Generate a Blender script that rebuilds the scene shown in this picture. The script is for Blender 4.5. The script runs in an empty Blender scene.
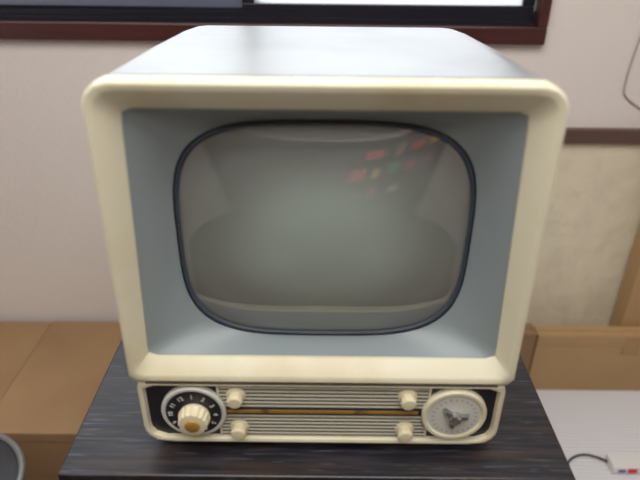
import bpy, bmesh, math, random
from mathutils import Vector, Matrix
random.seed(3)
S=bpy.context.scene
COL=S.collection
S.view_settings.view_transform='Standard'
S.view_settings.look='None'
S.view_settings.exposure=0.0

def lin(c):
    return tuple(((v/255)/12.92 if v/255<=0.04045 else ((v/255+0.055)/1.055)**2.4) for v in c)+(1,)

# ---------------- materials ----------------
def mat(name,col,rough=.5,metal=0,coat=0,noise=None,bump=None,spec=.5):
    m=bpy.data.materials.new(name); m.use_nodes=True
    nt=m.node_tree; b=nt.nodes['Principled BSDF']
    b.inputs['Base Color'].default_value=lin(col)
    b.inputs['Roughness'].default_value=rough
    b.inputs['Metallic'].default_value=metal
    b.inputs['Coat Weight'].default_value=coat
    b.inputs['Specular IOR Level'].default_value=spec
    tc=nt.nodes.new('ShaderNodeTexCoord')
    if noise:
        c2,sc,st,lo,hi=noise
        mp=nt.nodes.new('ShaderNodeMapping'); mp.inputs['Scale'].default_value=st
        n=nt.nodes.new('ShaderNodeTexNoise'); n.inputs['Scale'].default_value=sc; n.inputs['Detail'].default_value=6
        r=nt.nodes.new('ShaderNodeValToRGB')
        r.color_ramp.elements[0].position=lo; r.color_ramp.elements[0].color=lin(col)
        r.color_ramp.elements[1].position=hi; r.color_ramp.elements[1].color=lin(c2)
        nt.links.new(tc.outputs['Object'],mp.inputs[0]); nt.links.new(mp.outputs[0],n.inputs['Vector'])
        nt.links.new(n.outputs['Fac'],r.inputs[0]); nt.links.new(r.outputs[0],b.inputs['Base Color'])
    if bump:
        sc,stg,st=bump
        mp=nt.nodes.new('ShaderNodeMapping'); mp.inputs['Scale'].default_value=st
        n=nt.nodes.new('ShaderNodeTexNoise'); n.inputs['Scale'].default_value=sc; n.inputs['Detail'].default_value=5
        bp=nt.nodes.new('ShaderNodeBump'); bp.inputs['Strength'].default_value=stg; bp.inputs['Distance'].default_value=.01
        nt.links.new(tc.outputs['Object'],mp.inputs[0]); nt.links.new(mp.outputs[0],n.inputs['Vector'])
        nt.links.new(n.outputs['Fac'],bp.inputs['Height']); nt.links.new(bp.outputs[0],b.inputs['Normal'])
    return m

M={}
M['cream']=mat('cream_plastic',(224,219,194),.32,noise=((206,195,158),9,(1,1,1),.46,.8))
M['silver']=mat('silver_paint',(156,159,161),.38,.4,noise=((140,143,147),6,(1,1,1),.4,.7),bump=(45,.03,(1,1,1)))
M['mask']=mat('grey_mask',(140,151,155),.42)
M['gasket']=mat('dark_gasket',(60,70,84),.5)
M['black']=mat('black_panel',(34,36,44),.3)
M['groove']=mat('groove_dark',(60,62,66),.6)
M['grille']=mat('grille_beige',(172,168,152),.4)
M['gold']=mat('gold_strip',(196,152,76),.35,.5,noise=((90,70,44),30,(1,1,1),.55,.7))
M['ivory']=mat('ivory_knob',(222,212,180),.3)
M['white']=mat('white_face',(208,208,200),.35)
M['chrome']=mat('chrome',(190,190,190),.22,.9)
M['dial_grey']=mat('dial_grey',(120,122,122),.35,.4)
M['ink']=mat('white_ink',(225,225,215),.5)
M['rearboard']=mat('rear_hardboard',(92,66,44),.8)
M['rubber']=mat('rubber',(25,25,25),.7)
M['card']=mat('cardboard',(166,134,98),.85,noise=((150,118,86),3,(1,1,1),.35,.7))
M['card2']=mat('cardboard_brown',(150,122,92),.85,noise=((138,110,80),3,(1,1,1),.35,.7))
M['card3']=mat('cardboard_tan',(186,154,112),.85,noise=((172,140,100),3,(1,1,1),.35,.7))
M['tape']=mat('packing_tape',(170,136,92),.3)
M['wood_red']=mat('reddish_wood',(80,42,40),.35,noise=((62,34,34),8,(.3,4,4),.35,.7))
M['rail']=mat('rail_wood',(98,74,66),.35)
M['alu']=mat('bronze_aluminium',(44,44,54),.35,.5)
M['alu2']=mat('blue_grey_aluminium',(130,138,160),.35,.5)
M['wall']=mat('plaster_wall',(232,224,219),.9,bump=(90,.12,(1,1,1)))
M['wainscot']=mat('cream_wallpaper',(232,223,198),.85,noise=((224,215,192),14,(1,1,1),.45,.62),bump=(25,.4,(1,1,1)))
M['ceil']=mat('ceiling_board',(225,222,215),.9)
M['floor']=mat('brown_floor',(92,74,60),.6,noise=((70,55,44),5,(.4,6,1),.35,.7))
M['cable_b']=mat('black_cable',(25,25,27),.5)
M['cable_w']=mat('white_cable',(176,164,156),.5)
M['plastic_w']=mat('white_plastic',(228,228,228),.4)
M['red']=mat('red_plastic',(220,36,36),.4)
M['yellow']=mat('yellow_plastic',(230,190,50),.4)
M['green']=mat('green_plastic',(60,150,90),.4)
M['blue']=mat('blue_plastic',(60,95,170),.4)
M['matw']=mat('white_foam',(222,222,227),.8)
M['seat']=mat('dark_vinyl',(34,34,38),.45)
M['darkwood']=mat('dark_cabinet_wood',(44,38,36),.5)

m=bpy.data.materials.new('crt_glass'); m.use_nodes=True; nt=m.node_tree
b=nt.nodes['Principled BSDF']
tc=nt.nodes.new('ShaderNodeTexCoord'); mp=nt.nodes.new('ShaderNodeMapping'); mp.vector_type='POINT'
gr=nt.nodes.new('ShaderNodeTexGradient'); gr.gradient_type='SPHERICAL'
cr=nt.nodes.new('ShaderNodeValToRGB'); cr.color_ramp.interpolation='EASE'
cr.color_ramp.elements[0].position=.0; cr.color_ramp.elements[0].color=lin((100,96,95))  # soft reflection painted into the glass colour: lighter centre, darker edges
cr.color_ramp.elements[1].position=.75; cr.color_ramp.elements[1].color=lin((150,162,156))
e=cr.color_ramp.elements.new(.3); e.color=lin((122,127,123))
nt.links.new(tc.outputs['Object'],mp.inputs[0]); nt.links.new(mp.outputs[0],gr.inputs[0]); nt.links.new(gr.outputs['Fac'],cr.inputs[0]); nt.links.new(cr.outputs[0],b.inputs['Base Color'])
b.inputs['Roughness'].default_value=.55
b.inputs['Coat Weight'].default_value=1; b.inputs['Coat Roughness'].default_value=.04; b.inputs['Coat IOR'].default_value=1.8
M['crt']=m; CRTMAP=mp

m=bpy.data.materials.new('worn_black_lacquer'); m.use_nodes=True; nt=m.node_tree; b=nt.nodes['Principled BSDF']
tc=nt.nodes.new('ShaderNodeTexCoord')
def layer(scale,st,lo,hi,detail=8):
    mp=nt.nodes.new('ShaderNodeMapping'); mp.inputs['Scale'].default_value=st
    n=nt.nodes.new('ShaderNodeTexNoise'); n.inputs['Scale'].default_value=scale; n.inputs['Detail'].default_value=detail
    r=nt.nodes.new('ShaderNodeMapRange'); r.inputs['From Min'].default_value=lo; r.inputs['From Max'].default_value=hi
    nt.links.new(tc.outputs['Object'],mp.inputs[0]); nt.links.new(mp.outputs[0],n.inputs['Vector']); nt.links.new(n.outputs['Fac'],r.inputs['Value'])
    return r.outputs[0]
def mix(f,a,bc):
    x=nt.nodes.new('ShaderNodeMix'); x.data_type='RGBA'
    nt.links.new(f,x.inputs['Factor'])
    if isinstance(a,tuple): x.inputs['A'].default_value=a
    else: nt.links.new(a,x.inputs['A'])
    x.inputs['B'].default_value=bc
    return x.outputs['Result']
c=mix(layer(9,(1,16,1),.44,.72),lin((26,25,30)),lin((50,50,60)))
c=mix(layer(16,(1,14,1),.58,.74),c,lin((84,86,98)))
c=mix(layer(6,(1,12,1),.50,.66),c,lin((56,43,38)))
nt.links.new(c,b.inputs['Base Color']); b.inputs['Roughness'].default_value=.4
M['table']=m

# ---------------- mesh helpers ----------------
def obj(name,me,parent=None,smooth=False,ang=None):
    o=bpy.data.objects.new(name,me); COL.objects.link(o)
    if parent: o.parent=parent
    if smooth:
        for p in me.polygons: p.use_smooth=True
        if ang is not None:
            try: me.set_sharp_from_angle(angle=math.radians(ang))
            except Exception: pass
    return o
def empty(name,loc=(0,0,0)):
    e=bpy.data.objects.new(name,None); e.empty_display_size=.05; COL.objects.link(e); e.location=loc
    return e
def mesh(name,verts,faces,mats,parent=None,midx=None,smooth=False,ang=35):
    me=bpy.data.meshes.new(name); me.from_pydata(verts,[],faces)
    for k in (mats if isinstance(mats,(list,tuple)) else [mats]): me.materials.append(M[k])
    if midx:
        for p,i in zip(me.polygons,midx): p.material_index=i
    bm=bmesh.new(); bm.from_mesh(me); bmesh.ops.recalc_face_normals(bm,faces=bm.faces); bm.to_mesh(me); bm.free()
    me.update()
    return obj(name,me,parent,smooth,ang)
def box(name,x0,x1,y0,y1,z0,z1,mt,parent=None,bev=0,seg=2):
    me=bpy.data.meshes.new(name); bm=bmesh.new(); bmesh.ops.create_cube(bm,size=1)
    cx,cy,cz=(x0+x1)/2,(y0+y1)/2,(z0+z1)/2
    for v in bm.verts: v.co=Vector((v.co.x*(x1-x0),v.co.y*(y1-y0),v.co.z*(z1-z0)))
    if bev: bmesh.ops.bevel(bm,geom=bm.edges[:],offset=bev,segments=seg,affect='EDGES',profile=.5)
    bm.to_mesh(me); bm.free(); me.materials.append(M[mt])
    o=obj(name,me,parent); o.location=(cx,cy,cz); return o
def loft(name,rings,mats,parent=None,cap0=False,cap1=False,rm=None,smooth=True,ang=35):
    n=len(rings[0]); V=[p for r in rings for p in r]; F=[];I=[]
    for k in range(len(rings)-1):
        for i in range(n):
            j=(i+1)%n; F.append((k*n+i,k*n+j,(k+1)*n+j,(k+1)*n+i)); I.append(rm[k] if rm else 0)
    if cap0: F.append(tuple(range(n))); I.append(rm[0] if rm else 0)
    if cap1: F.append(tuple((len(rings)-1)*n+i for i in range(n))); I.append(rm[-1] if rm else 0)
    return mesh(name,V,F,mats,parent,I,smooth,ang)
def lathe(name,x,z,prof,mats,parent=None,n=48,rm=None,scal=None,ang=35):
    rings=[]
    for k,(r,y) in enumerate(prof):
        ring=[]
        for i in range(n):
            t=2*math.pi*i/n; rr=r
            if scal and scal[2]<=k<=scal[3]: rr=r*(1+scal[1]*math.cos(scal[0]*t))
            ring.append((x+rr*math.cos(t),y,z+rr*math.sin(t)))
        rings.append(ring)
    return loft(name,rings,mats,parent,cap1=True,rm=rm,ang=ang)

NT=160
TH=[2*math.pi*(i+.5)/NT for i in range(NT)]
def rr(t,a,b,r):
    c,s=abs(math.cos(t)),abs(math.sin(t))
    if c>1e-9 and a*s/c<=b-r: k=a/c
    elif s>1e-9 and b*c/s<=a-r: k=b/s
    else:
        px,pz=a-r,b-r; d=c*px+s*pz; k=d+math.sqrt(max(0,d*d-(px*px+pz*pz-r*r)))
    return k*math.cos(t),k*math.sin(t)
def rect_ring(y,cx,z0,z1,hw,rt,rb=None,hwb=None):
    rb=rt if rb is None else rb; hwb=hw if hwb is None else hwb
    cz=(z0+z1)/2; hb=(z1-z0)/2; out=[]
    for t in TH:
        r=rt if math.sin(t)>0 else rb
        x,z=rr(t,1.0*hw,hb,max(r,1e-4))
        f=(z+hb)/(2*hb); w=hwb+(hw-hwb)*f
        out.append((cx+x*w/hw,y,cz+z))
    return out
def sup_ring(y,cx,cz,a,b,p):
    out=[]
    for t in TH:
        k=(abs(math.cos(t)/a)**p+abs(math.sin(t)/b)**p)**(-1/p)
        out.append((cx+k*math.cos(t),y,cz+k*math.sin(t)))
    return out

# ---------------- camera ----------------
CZ=1.40
cam=bpy.data.cameras.new('camera'); co=bpy.data.objects.new('camera',cam); COL.objects.link(co)
cam.sensor_width=36; cam.lens=590*36/640; cam.clip_start=.02
cam.dof.use_dof=True; cam.dof.focus_distance=1.0; cam.dof.aperture_fstop=2.5
co.matrix_world=Matrix.Translation((0,0,CZ))@Matrix.Rotation(math.radians(90-29),4,'X')@Matrix.Rotation(math.radians(.6),4,'Z')
S.camera=co

# ---------------- room ----------------
YW=1.55; XL,XR,YB,HC=-1.7,1.7,-2.0,2.4
def slab(name,x0,x1,y0,y1,z0,z1,mt): return box(name,x0,x1,y0,y1,z0,z1,mt)
slab('floor',XL-.1,XR+.1,YB-.1,YW+.1,-.06,0,'floor')
slab('ceiling',XL-.1,XR+.1,YB-.1,YW+.1,HC,HC+.06,'ceil')
slab('wall_left',XL-.1,XL,YB,YW,0,HC,'wall')
slab('wall_right',XR,XR+.1,YB,YW,0,HC,'wall')
slab('wall_front',XL-.1,XR+.1,YB-.1,YB,0,HC,'wall')
wz0,wz1,wx0,wx1=1.158,2.05,-1.30,.538
def wall_with_hole():
    xs=[XL-.1,wx0,wx1,XR+.1]; zs=[0,wz0,wz1,HC]
    bm=bmesh.new()
    for i in range(3):
        for j in range(3):
            if i==1 and j==1: continue
            r=bmesh.ops.create_cube(bm,size=1)
            for v in r['verts']:
                v.co=Vector((xs[i]+(v.co.x+.5)*(xs[i+1]-xs[i]),YW+(v.co.y+.5)*.1,zs[j]+(v.co.z+.5)*(zs[j+1]-zs[j])))
    me=bpy.data.meshes.new('wall_back'); bm.to_mesh(me); bm.free(); me.materials.append(M['wall'])
    return obj('wall_back',me)
wall_with_hole()
win=empty('window_1',(0,0,0))
fy=YW-.022
box('sill_casing',wx0-.04,wx1+.018,fy,YW+.06,wz0-.042,wz0,'wood_red',win,.003)
box('jamb_right',wx1-.006,wx1+.018,fy,YW+.06,wz0,wz1,'wood_red',win,.003)
box('jamb_left',wx0-.04,wx0,fy,YW+.06,wz0,wz1,'wood_red',win,.003)
box('head_casing',wx0-.04,wx1+.018,fy,YW+.06,wz1,wz1+.04,'wood_red',win,.003)
box('track_base',wx0,wx1-.006,YW,YW+.09,wz0,wz0+.012,'alu',win)
for k,yy in enumerate((.012,.04,.066)): box('track_rib_%d'%k,wx0,wx1-.006,YW+yy,YW+yy+.004,wz0+.012,wz0+.026,'alu',win)
box('sash_left_rail_lower',wx0,-.16,YW+.044,YW+.062,wz0+.026,wz0+.030,'alu',win,.001)
box('sash_left_rail',wx0,-.16,YW+.044,YW+.060,wz0+.030,wz0+.066,'alu2',win,.002)
box('sash_right_rail',-.2,wx1-.01,YW+.018,YW+.036,wz0+.018,wz0+.044,'alu',win,.002)
box('sash_left_stile',-.2,-.16,YW+.044,YW+.062,wz0+.066,wz1,'alu2',win,.002)
box('sash_right_stile',-.2,-.17,YW+.018,YW+.036,wz0+.044,wz1,'alu',win,.002)
box('sash_right_stile_b',wx1-.04,wx1-.01,YW+.018,YW+.036,wz0+.044,wz1,'alu',win,.002)
m=bpy.data.materials.new('frosted_glass'); m.use_nodes=True; nt2=m.node_tree; nt2.nodes.clear()
o_=nt2.nodes.new('ShaderNodeOutputMaterial'); t_=nt2.nodes.new('ShaderNodeBsdfTranslucent'); t_.inputs[0].default_value=(.9,.93,.95,1)
t2=nt2.nodes.new('ShaderNodeBsdfTransparent'); mx=nt2.nodes.new('ShaderNodeMixShader'); mx.inputs[0].default_value=.5
nt2.links.new(t_.outputs[0],mx.inputs[1]); nt2.links.new(t2.outputs[0],mx.inputs[2]); nt2.links.new(mx.outputs[0],o_.inputs[0])
M['frost']=m
box('glass_left',wx0,-.18,YW+.051,YW+.055,wz0+.06,wz1,'frost',win)
box('glass_right',-.18,wx1-.02,YW+.025,YW+.029,wz0+.041,wz1,'frost',win)
box('trim_1',.10,XR,YW-.022,YW,1.400-.541,1.400-.501,'rail',None,.003)
box('wall_wainscot',.12,XR,YW-.006,YW-.0005,0,1.400-.541,'wainscot')
box('baseboard_back',XL,XR,YW-.016,YW-.006,0,.06,'rail')

# ---------------- unseen shelf and boxes added behind the viewer for reflections in the tube ----------------
sh=empty('reflection_shelf',(0,0,0))
box('back_panel',-1.6,1.6,YB+.002,YB+.02,0,2.2,'darkwood',sh)
for k,z in enumerate((.02,.9,1.33,1.76,2.18)): box('board_%d'%k,-1.6,1.6,YB+.02,YB+.28,z,z+.02,'darkwood',sh)
for k,x in enumerate((-1.6,0,1.58)): box('side_%d'%k,x,x+.02,YB+.02,YB+.28,0,2.18,'darkwood',sh)
for k,(x,z,w,h,c) in enumerate(((.25,.92,.16,.2,'card2'),(.5,.92,.12,.25,'red'),(.8,.92,.2,.15,'white'),(.2,1.35,.2,.24,'red'),(.48,1.35,.1,.2,'yellow'),(.7,1.35,.16,.26,'green'),(1.0,1.35,.14,.2,'red'),(1.3,1.35,.18,.24,'card2'),(.35,1.78,.22,.18,'red'),(.75,1.78,.14,.24,'card2'),(1.0,1.78,.2,.2,'red'),(1.32,1.78,.16,.25,'yellow'))):
    box('reflection_box_%d'%k,x,x+w,YB+.08,YB+.27,z,z+h,c,sh,.002)

# ---------------- table ----------------
TZ=.715
tab=empty('side_table')
box('table_top',-.362,.36,.556,.89,TZ-.035,TZ,'table',tab,.003)
box('apron',-.33,.33,.585,.865,TZ-.10,TZ-.035,'table',tab,.002)
for i,(x,y) in enumerate(((-.31,.60),(.31,.60),(-.31,.85),(.31,.85))):
    r=[]
    for z,h in ((0,.014),(TZ-.035,.021)):
        r.append([(x-h,y-h,z),(x+h,y-h,z),(x+h,y+h,z),(x-h,y+h,z)])
    loft('leg_%d'%(i+1),r,'table',tab,True,True,smooth=False)
box('shelf',-.30,.30,.60,.86,.20,.22,'table',tab,.002)

# ---------------- television ----------------
tv=empty('vintage_television')
CX=.004; Y0=.60
zt=CZ-.150; zb=CZ-.670; zf=CZ-.555
HW=.2545; DP=.45; FL=.005
def R(y,ins,rad,top=0,bot=0,fl=1): return rect_ring(y,CX,zb+ins+bot,zt-ins-top,HW-ins,rad,None,HW-ins-.001)
rings=[R(Y0+.012,.010,.022),R(Y0+.012,.003,.027),R(Y0+.016,.0005,.030),R(Y0+.022,0,.030),R(Y0+.023,.003,.028),R(Y0+.027,.003,.028),
       R(Y0+.028,.0005,.032),R(Y0+DP*.45,.005,.034),R(Y0+DP*.8,.011,.036,0,.005),R(Y0+DP-.015,.016,.038,0,.01),R(Y0+DP-.005,.020,.038,.002,.012),R(Y0+DP,.028,.036,.004,.016)]
loft('cabinet_shell',rings,['cream','groove','silver'],tv,cap1=True,rm=[0,0,0,1,1,1,2,2,2,2,2])
rc=[rect_ring(Y0+DP,CX,zb+.05,zt-.04,.205,.03),rect_ring(Y0+DP+.04,CX,zb+.07,zt-.06,.18,.03),rect_ring(Y0+DP+.05,CX,zb+.08,zt-.07,.17,.03)]
loft('rear_cover',rc,'rearboard',tv,cap1=True)
it,ib=CZ-.1845,CZ-.5257
def F_(y,ins,rt,rb): return rect_ring(y,CX,zf+ins,zt-ins,HW-ins,rt,rb,HW-ins+FL)
def I_(y,e): return rect_ring(y,CX,ib-e,it+e,.2200+e,.008,.008,.2345+e)
rings=[F_(Y0+.018,.0005,.030,.006),F_(Y0+.004,.0005,.030,.006),F_(Y0+.0015,.0015,.029,.006),F_(Y0,.004,.027,.006),F_(Y0+.0005,.010,.022,.006),F_(Y0+.002,.0125,.020,.006),
       I_(Y0+.018,.002),I_(Y0+.020,0),I_(Y0+.024,0)]
loft('screen_frame',rings,'cream',tv,ang=28)
YS=Y0+.060
scx,scz=CX+.001,(CZ-.2117+CZ-.515)/2; sa,sb=.1840,.1517
outer=I_(Y0+.022,.0005)
inner=sup_ring(YS,scx,scz,sa+.004,sb+.004,3.7)
def mixr(a,b,f,g):
    return [tuple((a[i][k]*(1-f)+b[i][k]*f) if k!=1 else a[i][1]*(1-g)+b[i][1]*g for k in range(3)) for i in range(len(a))]
rings=[outer]+[mixr(outer,inner,f,g) for f,g in ((.15,.16),(.35,.38),(.6,.64),(.8,.84),(.93,.95))]+[inner]
loft('screen_mask',rings,'mask',tv,ang=60)
g=[sup_ring(YS-.0005,scx,scz,sa+.002,sb+.002,3.7),sup_ring(YS-.0018,scx,scz,sa+.0005,sb+.0005,3.7),sup_ring(YS-.0010,scx,scz,sa-.0018,sb-.0018,3.7),sup_ring(YS+.004,scx,scz,sa-.003,sb-.003,3.6)]
loft('screen_gasket',g,'gasket',tv,ang=60)
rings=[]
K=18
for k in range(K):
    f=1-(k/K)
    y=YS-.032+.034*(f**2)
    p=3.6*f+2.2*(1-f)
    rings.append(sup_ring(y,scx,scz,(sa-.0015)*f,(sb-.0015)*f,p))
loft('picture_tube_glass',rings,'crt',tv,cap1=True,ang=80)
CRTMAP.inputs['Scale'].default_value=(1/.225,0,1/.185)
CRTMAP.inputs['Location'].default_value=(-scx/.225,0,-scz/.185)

# ---- control panel ----
pz0,pz1=zb,zf-.003; PW=.2515
def P_(y,ins,rt,rb): return rect_ring(y,CX,pz0+ins,pz1-ins*.6,PW-ins,rt,rb)
rings=[P_(Y0+.018,0,.006,.030),P_(Y0+.006,0,.006,.030),P_(Y0+.003,.001,.006,.029),P_(Y0+.002,.004,.006,.027),P_(Y0+.003,.0075,.005,.024),P_(Y0+.012,.0095,.005,.022)]
loft('panel_surround',rings,'cream',tv,ang=28)
loft('panel_board',[P_(Y0+.0125,.0085,.005,.023),P_(Y0+.0105,.0090,.005,.022)],'black',tv,cap1=True)
YP=Y0+.0105
pc=CZ-.6125
box('divider_strip',CX-.238,CX+.238,Y0+.002,Y0+.012,zf-.004,zf-.001,'chrome',tv)
gx0,gx1=CX-.141,CX+.148
def bar(V,F,x0,x1,y,z,r,n=8):
    b0=len(V)
    for x in (x0,x1):
        for i in range(n):
            t=2*math.pi*i/n; V.append((x,y+r*math.cos(t),z+r*1.0*math.sin(t)))
    for i in range(n):
        j=(i+1)%n; F.append((b0+i,b0+j,b0+n+j,b0+n+i))
    F.append(tuple(b0+i for i in range(n))); F.append(tuple(b0+n+i for i in range(n)))
V=[];F=[]
for s in (1,-1):
    for k in range(6):
        bar(V,F,gx0,gx1,YP-.002,pc+s*(.0095+k*.0066),.0021)
mesh('speaker_grille',V,F,'grille',tv,smooth=True,ang=60)
box('grille_left_end',gx0-.003,gx0,YP-.004,YP+.001,pc-.046,pc+.046,'cream',tv)
box('grille_right_end',gx1,gx1+.003,YP-.004,YP+.001,pc-.046,pc+.046,'cream',tv)
box('centre_bar',gx0,gx1,YP-.004,YP+.001,pc-.0055,pc+.0055,'black',tv,.001)
box('centre_gold_strip',gx0+.01,gx1-.012,YP-.0056,YP-.003,pc-.0010,pc+.0036,'gold',tv)
for i,(x,z) in enumerate(((-.118,.030),(.119,.030),(-.116,-.030),(.119,-.031))):
    lathe('small_knob_%d'%(i+1),CX+x,pc+z,[(.0135,YP),(.0135,YP-.004),(.0095,YP-.006),(.0088,YP-.012),(.0105,YP-.013),(.0105,YP-.018),(.0085,YP-.020),(.004,YP-.0205)],'ivory',tv,n=36,scal=(12,.04,3,5))
def text(name,s,x,z,size,y,parent,mt,rot=0):
    cu=bpy.data.curves.new(name,'FONT'); cu.body=s; cu.size=size; cu.align_x='CENTER'; cu.align_y='CENTER'; cu.extrude=.0002
    t=bpy.data.objects.new(name+'_tmp',cu); COL.objects.link(t)
    dg=bpy.context.evaluated_depsgraph_get()
    me=bpy.data.meshes.new_from_object(t.evaluated_get(dg)); bpy.data.objects.remove(t)
    me.materials.clear(); me.materials.append(M[mt])
    o=obj(name,me,parent); o.location=(x,y,z); o.rotation_euler=(math.radians(90),rot,0); return o
dx=CX-.178; dr=.0455
lathe('channel_dial_ring',dx,pc,[(dr,YP),(dr,YP-.006),(dr-.002,YP-.008),(dr-.005,YP-.008),(dr-.007,YP-.0065)],'white',tv,n=72)
lathe('channel_dial_face',dx,pc,[(dr-.007,YP-.006),(dr-.007,YP-.0085),(.010,YP-.010)],'black',tv,n=72)
for k in range(12):
    a=math.radians(90-30*k)
    text('channel_number_%d'%(k+1),str(k+1),dx+.0312*math.cos(a),pc+.0312*math.sin(a),.0095,YP-.0102,tv,'ink',math.radians(30*k))
lathe('channel_knob',dx+.002,pc-.002,[(.021,YP-.009),(.0225,YP-.014),(.0205,YP-.018),(.0195,YP-.026),(.0185,YP-.029),(.0125,YP-.030)],'ivory',tv,n=96,scal=(16,.045,2,4))
lathe('channel_knob_cap',dx+.002,pc-.002,[(.0105,YP-.0295),(.010,YP-.032),(.008,YP-.0335),(.003,YP-.034)],'gold',tv,n=36)
ex=CX+.186
lathe('tuning_dial_ring',ex,pc,[(dr,YP),(dr,YP-.007),(dr-.002,YP-.010),(dr-.006,YP-.010),(dr-.009,YP-.0075)],'cream',tv,n=72)
lathe('tuning_dial_face',ex,pc,[(dr-.008,YP-.006),(dr-.009,YP-.008),(.004,YP-.0085)],'white',tv,n=72)
V=[];F=[]
for k in range(24):
    a=2*math.pi*k/24; c,s=math.cos(a),math.sin(a); r0,r1,w=.028,.032,.0005; b0=len(V)
    for r_,q in ((r0,-w),(r1,-w),(r1,w),(r0,w)): V.append((ex+r_*c-q*s,YP-.0092,pc+r_*s+q*c))
    F.append((b0,b0+1,b0+2,b0+3))
mesh('tuning_dial_ticks',V,F,'dial_grey',tv)
def wing(name,ang,l,w0,w1,y0,y1,mt):
    c,s=math.cos(ang),math.sin(ang); r=[]
    for y,k in ((y0,1),(y1,.85)):
        r.append([(ex+a*c*k-b_*s*k,y,pc+a*s*k+b_*c*k) for a,b_ in ((-.004,-w0),(l*.7,-w0*.8),(l,-w1),(l,w1),(l*.7,w0*.8),(-.004,w0))])
    loft(name,r,mt,tv,True,True,smooth=False)
for i,a in enumerate((5,140,262)): wing('tuning_knob_wing_%d'%i,math.radians(a),.021,.0045,.0025,YP-.008,YP-.015,'dial_grey')
lathe('tuning_knob_hub',ex,pc,[(.009,YP-.008),(.0085,YP-.018),(.006,YP-.020),(.002,YP-.0205)],'chrome',tv,n=36)
for i,(x,y) in enumerate(((-.19,.65),(.19,.65),(-.19,.86),(.19,.86))):
    r=[]
    for z,q in ((TZ,.014),(TZ+.010,.017),(zb+.012,.017)):
        r.append([(CX+x+q*math.cos(2*math.pi*k/24),y+q*math.sin(2*math.pi*k/24),z) for k in range(24)])
    loft('foot_%d'%(i+1),r,'rubber',tv,True,True)

# ---------------- cartons ----------------
def carton(name,x0,x1,y0,y1,z0,z1,mt='card',seam='x',tape=True,rz=0):
    e=empty(name,((x0+x1)/2,(y0+y1)/2,z0)); hx,hy,h=(x1-x0)/2,(y1-y0)/2,z1-z0
    box('body',-hx,hx,-hy,hy,0,h-.006,mt,e,.002)
    if seam=='x':
        box('flap_a',-hx,hx,-hy,-.0015,h-.006,h-.001,mt,e,.001); box('flap_b',-hx,hx,.0015,hy,h-.006,h-.001,mt,e,.001)
        if tape: box('tape',-hx,hx,-.024,.024,h-.001,h-.0004,'tape',e)
    else:
        box('lid',-hx-.002,hx+.002,-hy-.002,hy,h-.03,h,mt,e,.002)
    e.rotation_euler=(0,0,rz); return e
carton('cardboard_box',-.855,-.37,1.065,1.53,0,.243,'card','lid',False)
carton('cardboard_box',-1.40,-.862,1.065,1.53,0,.240,'card','lid',False)
V=[];F=[]
mx0,mx1,my0,my1=.47,1.6,.66,1.53; n=340
for i in range(n+1):
    y=my0+(my1-my0)*i/n; z=.086+.0012*math.sin(i*math.pi/2.5)
    V+=[(mx0,y,z),(mx1,y,z)]
b0=len(V)
for y in (my0,my1): V+=[(mx0,y,0.001),(mx1,y,0.001)]
for i in range(n): F.append((2*i,2*i+1,2*i+3,2*i+2))
F+= [(0,1,b0+1,b0),(2*n,2*n+1,b0+3,b0+2),(b0,b0+1,b0+3,b0+2),tuple([2*i for i in range(n+1)]+[b0+2,b0]),tuple([2*i+1 for i in range(n+1)]+[b0+3,b0+1])]
mesh('ribbed_foam_mattress',V,F,'matw')
fc=carton('cardboard_box',.655,1.30,1.405,1.455,.088,.305,'card3','x',False)
hx=(1.30-.655)/2
box('front_flap_line',-hx,hx,-.0275,-.0245,.178,.212,'card3',fc,.001)
box('tape_patch',-.06,-.01,-.0285,-.0245,.15,.213,'tape',fc,.0005)
carton('cardboard_box',.52,.648,1.40,1.455,.088,.312,'card2','x',False)
carton('cardboard_box',.928,1.45,1.462,1.526,.088,.95,'card3','x',False)

# ---------------- power strip with cable ----------------
ps=empty('power_strip',(.86,1.11,.088))
box('strip_body',-.07,.09,-.025,.025,0,.028,'plastic_w',ps,.005,3)
box('strip_switch_red',-.03,-.005,-.026,-.020,.006,.022,'red',ps,.001)
box('strip_label_blue',-.055,-.035,-.026,-.022,.008,.018,'blue',ps,.001)
def tube(name,pts,r,mt,parent=None):
    cu=bpy.data.curves.new(name,'CURVE'); cu.dimensions='3D'; cu.bevel_depth=r; cu.bevel_resolution=3
    sp=cu.splines.new('NURBS'); sp.points.add(len(pts)-1)
    for p,q in zip(sp.points,pts): p.co=(*q,1)
    sp.use_endpoint_u=True; sp.order_u=3; cu.materials.append(M[mt])
    o=bpy.data.objects.new(name,cu); COL.objects.link(o)
    if parent: o.parent=parent
    return o
tube('cord',[(-.06,0,.012),(-.09,.035,.004),(-.14,.04,.003),(-.19,.0,.003),(-.19,-.06,.003),(-.15,-.12,.003),(-.14,-.25,.003)],.003,'cable_b',ps)
tube('hanging_cable',[(.84,YW-.004,1.40),(.805,YW-.004,1.2),(.795,YW-.004,1.1),(.79,YW-.004,1.03),(.795,YW-.004,.975),(.87,YW-.004,.945)],.0022,'cable_w')

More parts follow.
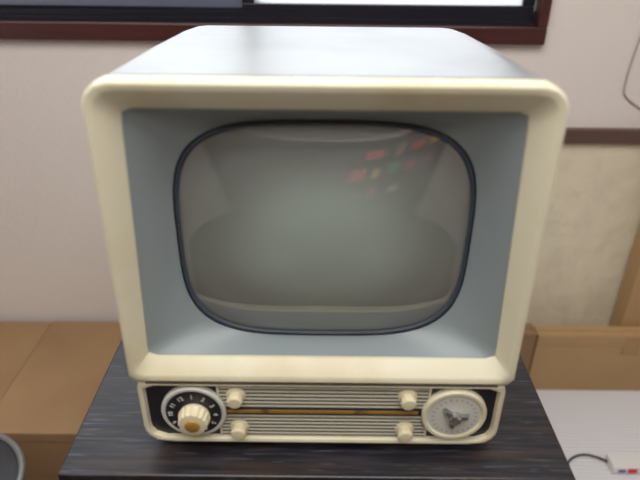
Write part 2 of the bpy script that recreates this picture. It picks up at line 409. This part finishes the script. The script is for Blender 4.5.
# ---------------- stool ----------------
st=empty('round_stool',(-.711,.735,0))
def vlathe(name,prof,mt,parent,n=48):
    return loft(name,[[(r*math.cos(2*math.pi*k/n),r*math.sin(2*math.pi*k/n),z) for k in range(n)] for r,z in prof],mt,parent,True,True)
vlathe('seat',[(.13,.43),(.14,.435),(.14,.445),(.13,.450),(.05,.452)],'seat',st)
cu=bpy.data.curves.new('rim','CURVE'); cu.dimensions='3D'; cu.bevel_depth=.007
sp=cu.splines.new('NURBS'); sp.points.add(15); sp.use_cyclic_u=True
for k,p in enumerate(sp.points): p.co=(.147*math.cos(k*math.pi/8),.147*math.sin(k*math.pi/8),.445,1)
cu.materials.append(M['dial_grey']); o=bpy.data.objects.new('rim',cu); COL.objects.link(o); o.parent=st
for k in range(4):
    a=math.pi/4+k*math.pi/2
    tube('leg_%d'%k,[(.11*math.cos(a),.11*math.sin(a),.435),(.13*math.cos(a),.13*math.sin(a),.2),(.15*math.cos(a),.15*math.sin(a),.008)],.009,'chrome',st)

# ---------------- lights ----------------
def area(name,loc,rot,sx,sy,e,col=(1,1,1)):
    l=bpy.data.lights.new(name,'AREA'); l.shape='RECTANGLE'; l.size=sx; l.size_y=sy; l.energy=e; l.color=col
    o=bpy.data.objects.new(name,l); COL.objects.link(o); o.location=loc; o.rotation_euler=[math.radians(a) for a in rot]; return o
area('ceiling_light',(0,.30,HC-.03),(0,0,0),1.4,.9,26,(1,.97,.92))
# unseen lamp added to brighten the shelf so the tube reflects it
area('shelf_fill_light',(.6,-1.05,HC-.04),(-38,0,0),1.0,.3,14,(1,.97,.92))
area('rear_fill_light',(0,-.65,HC-.03),(0,0,0),1.2,.4,13,(1,.97,.92))  # unseen lamp added as frontal fill and to light the rear of the room
area('window_daylight',((wx0+wx1)/2,YW+.25,1.75),(-90,0,0),1.8,1.0,12,(.97,.98,1))
w=bpy.data.worlds.new('World'); S.world=w; w.use_nodes=True
w.node_tree.nodes['Background'].inputs[0].default_value=(.92,.95,1,1); w.node_tree.nodes['Background'].inputs[1].default_value=1.0
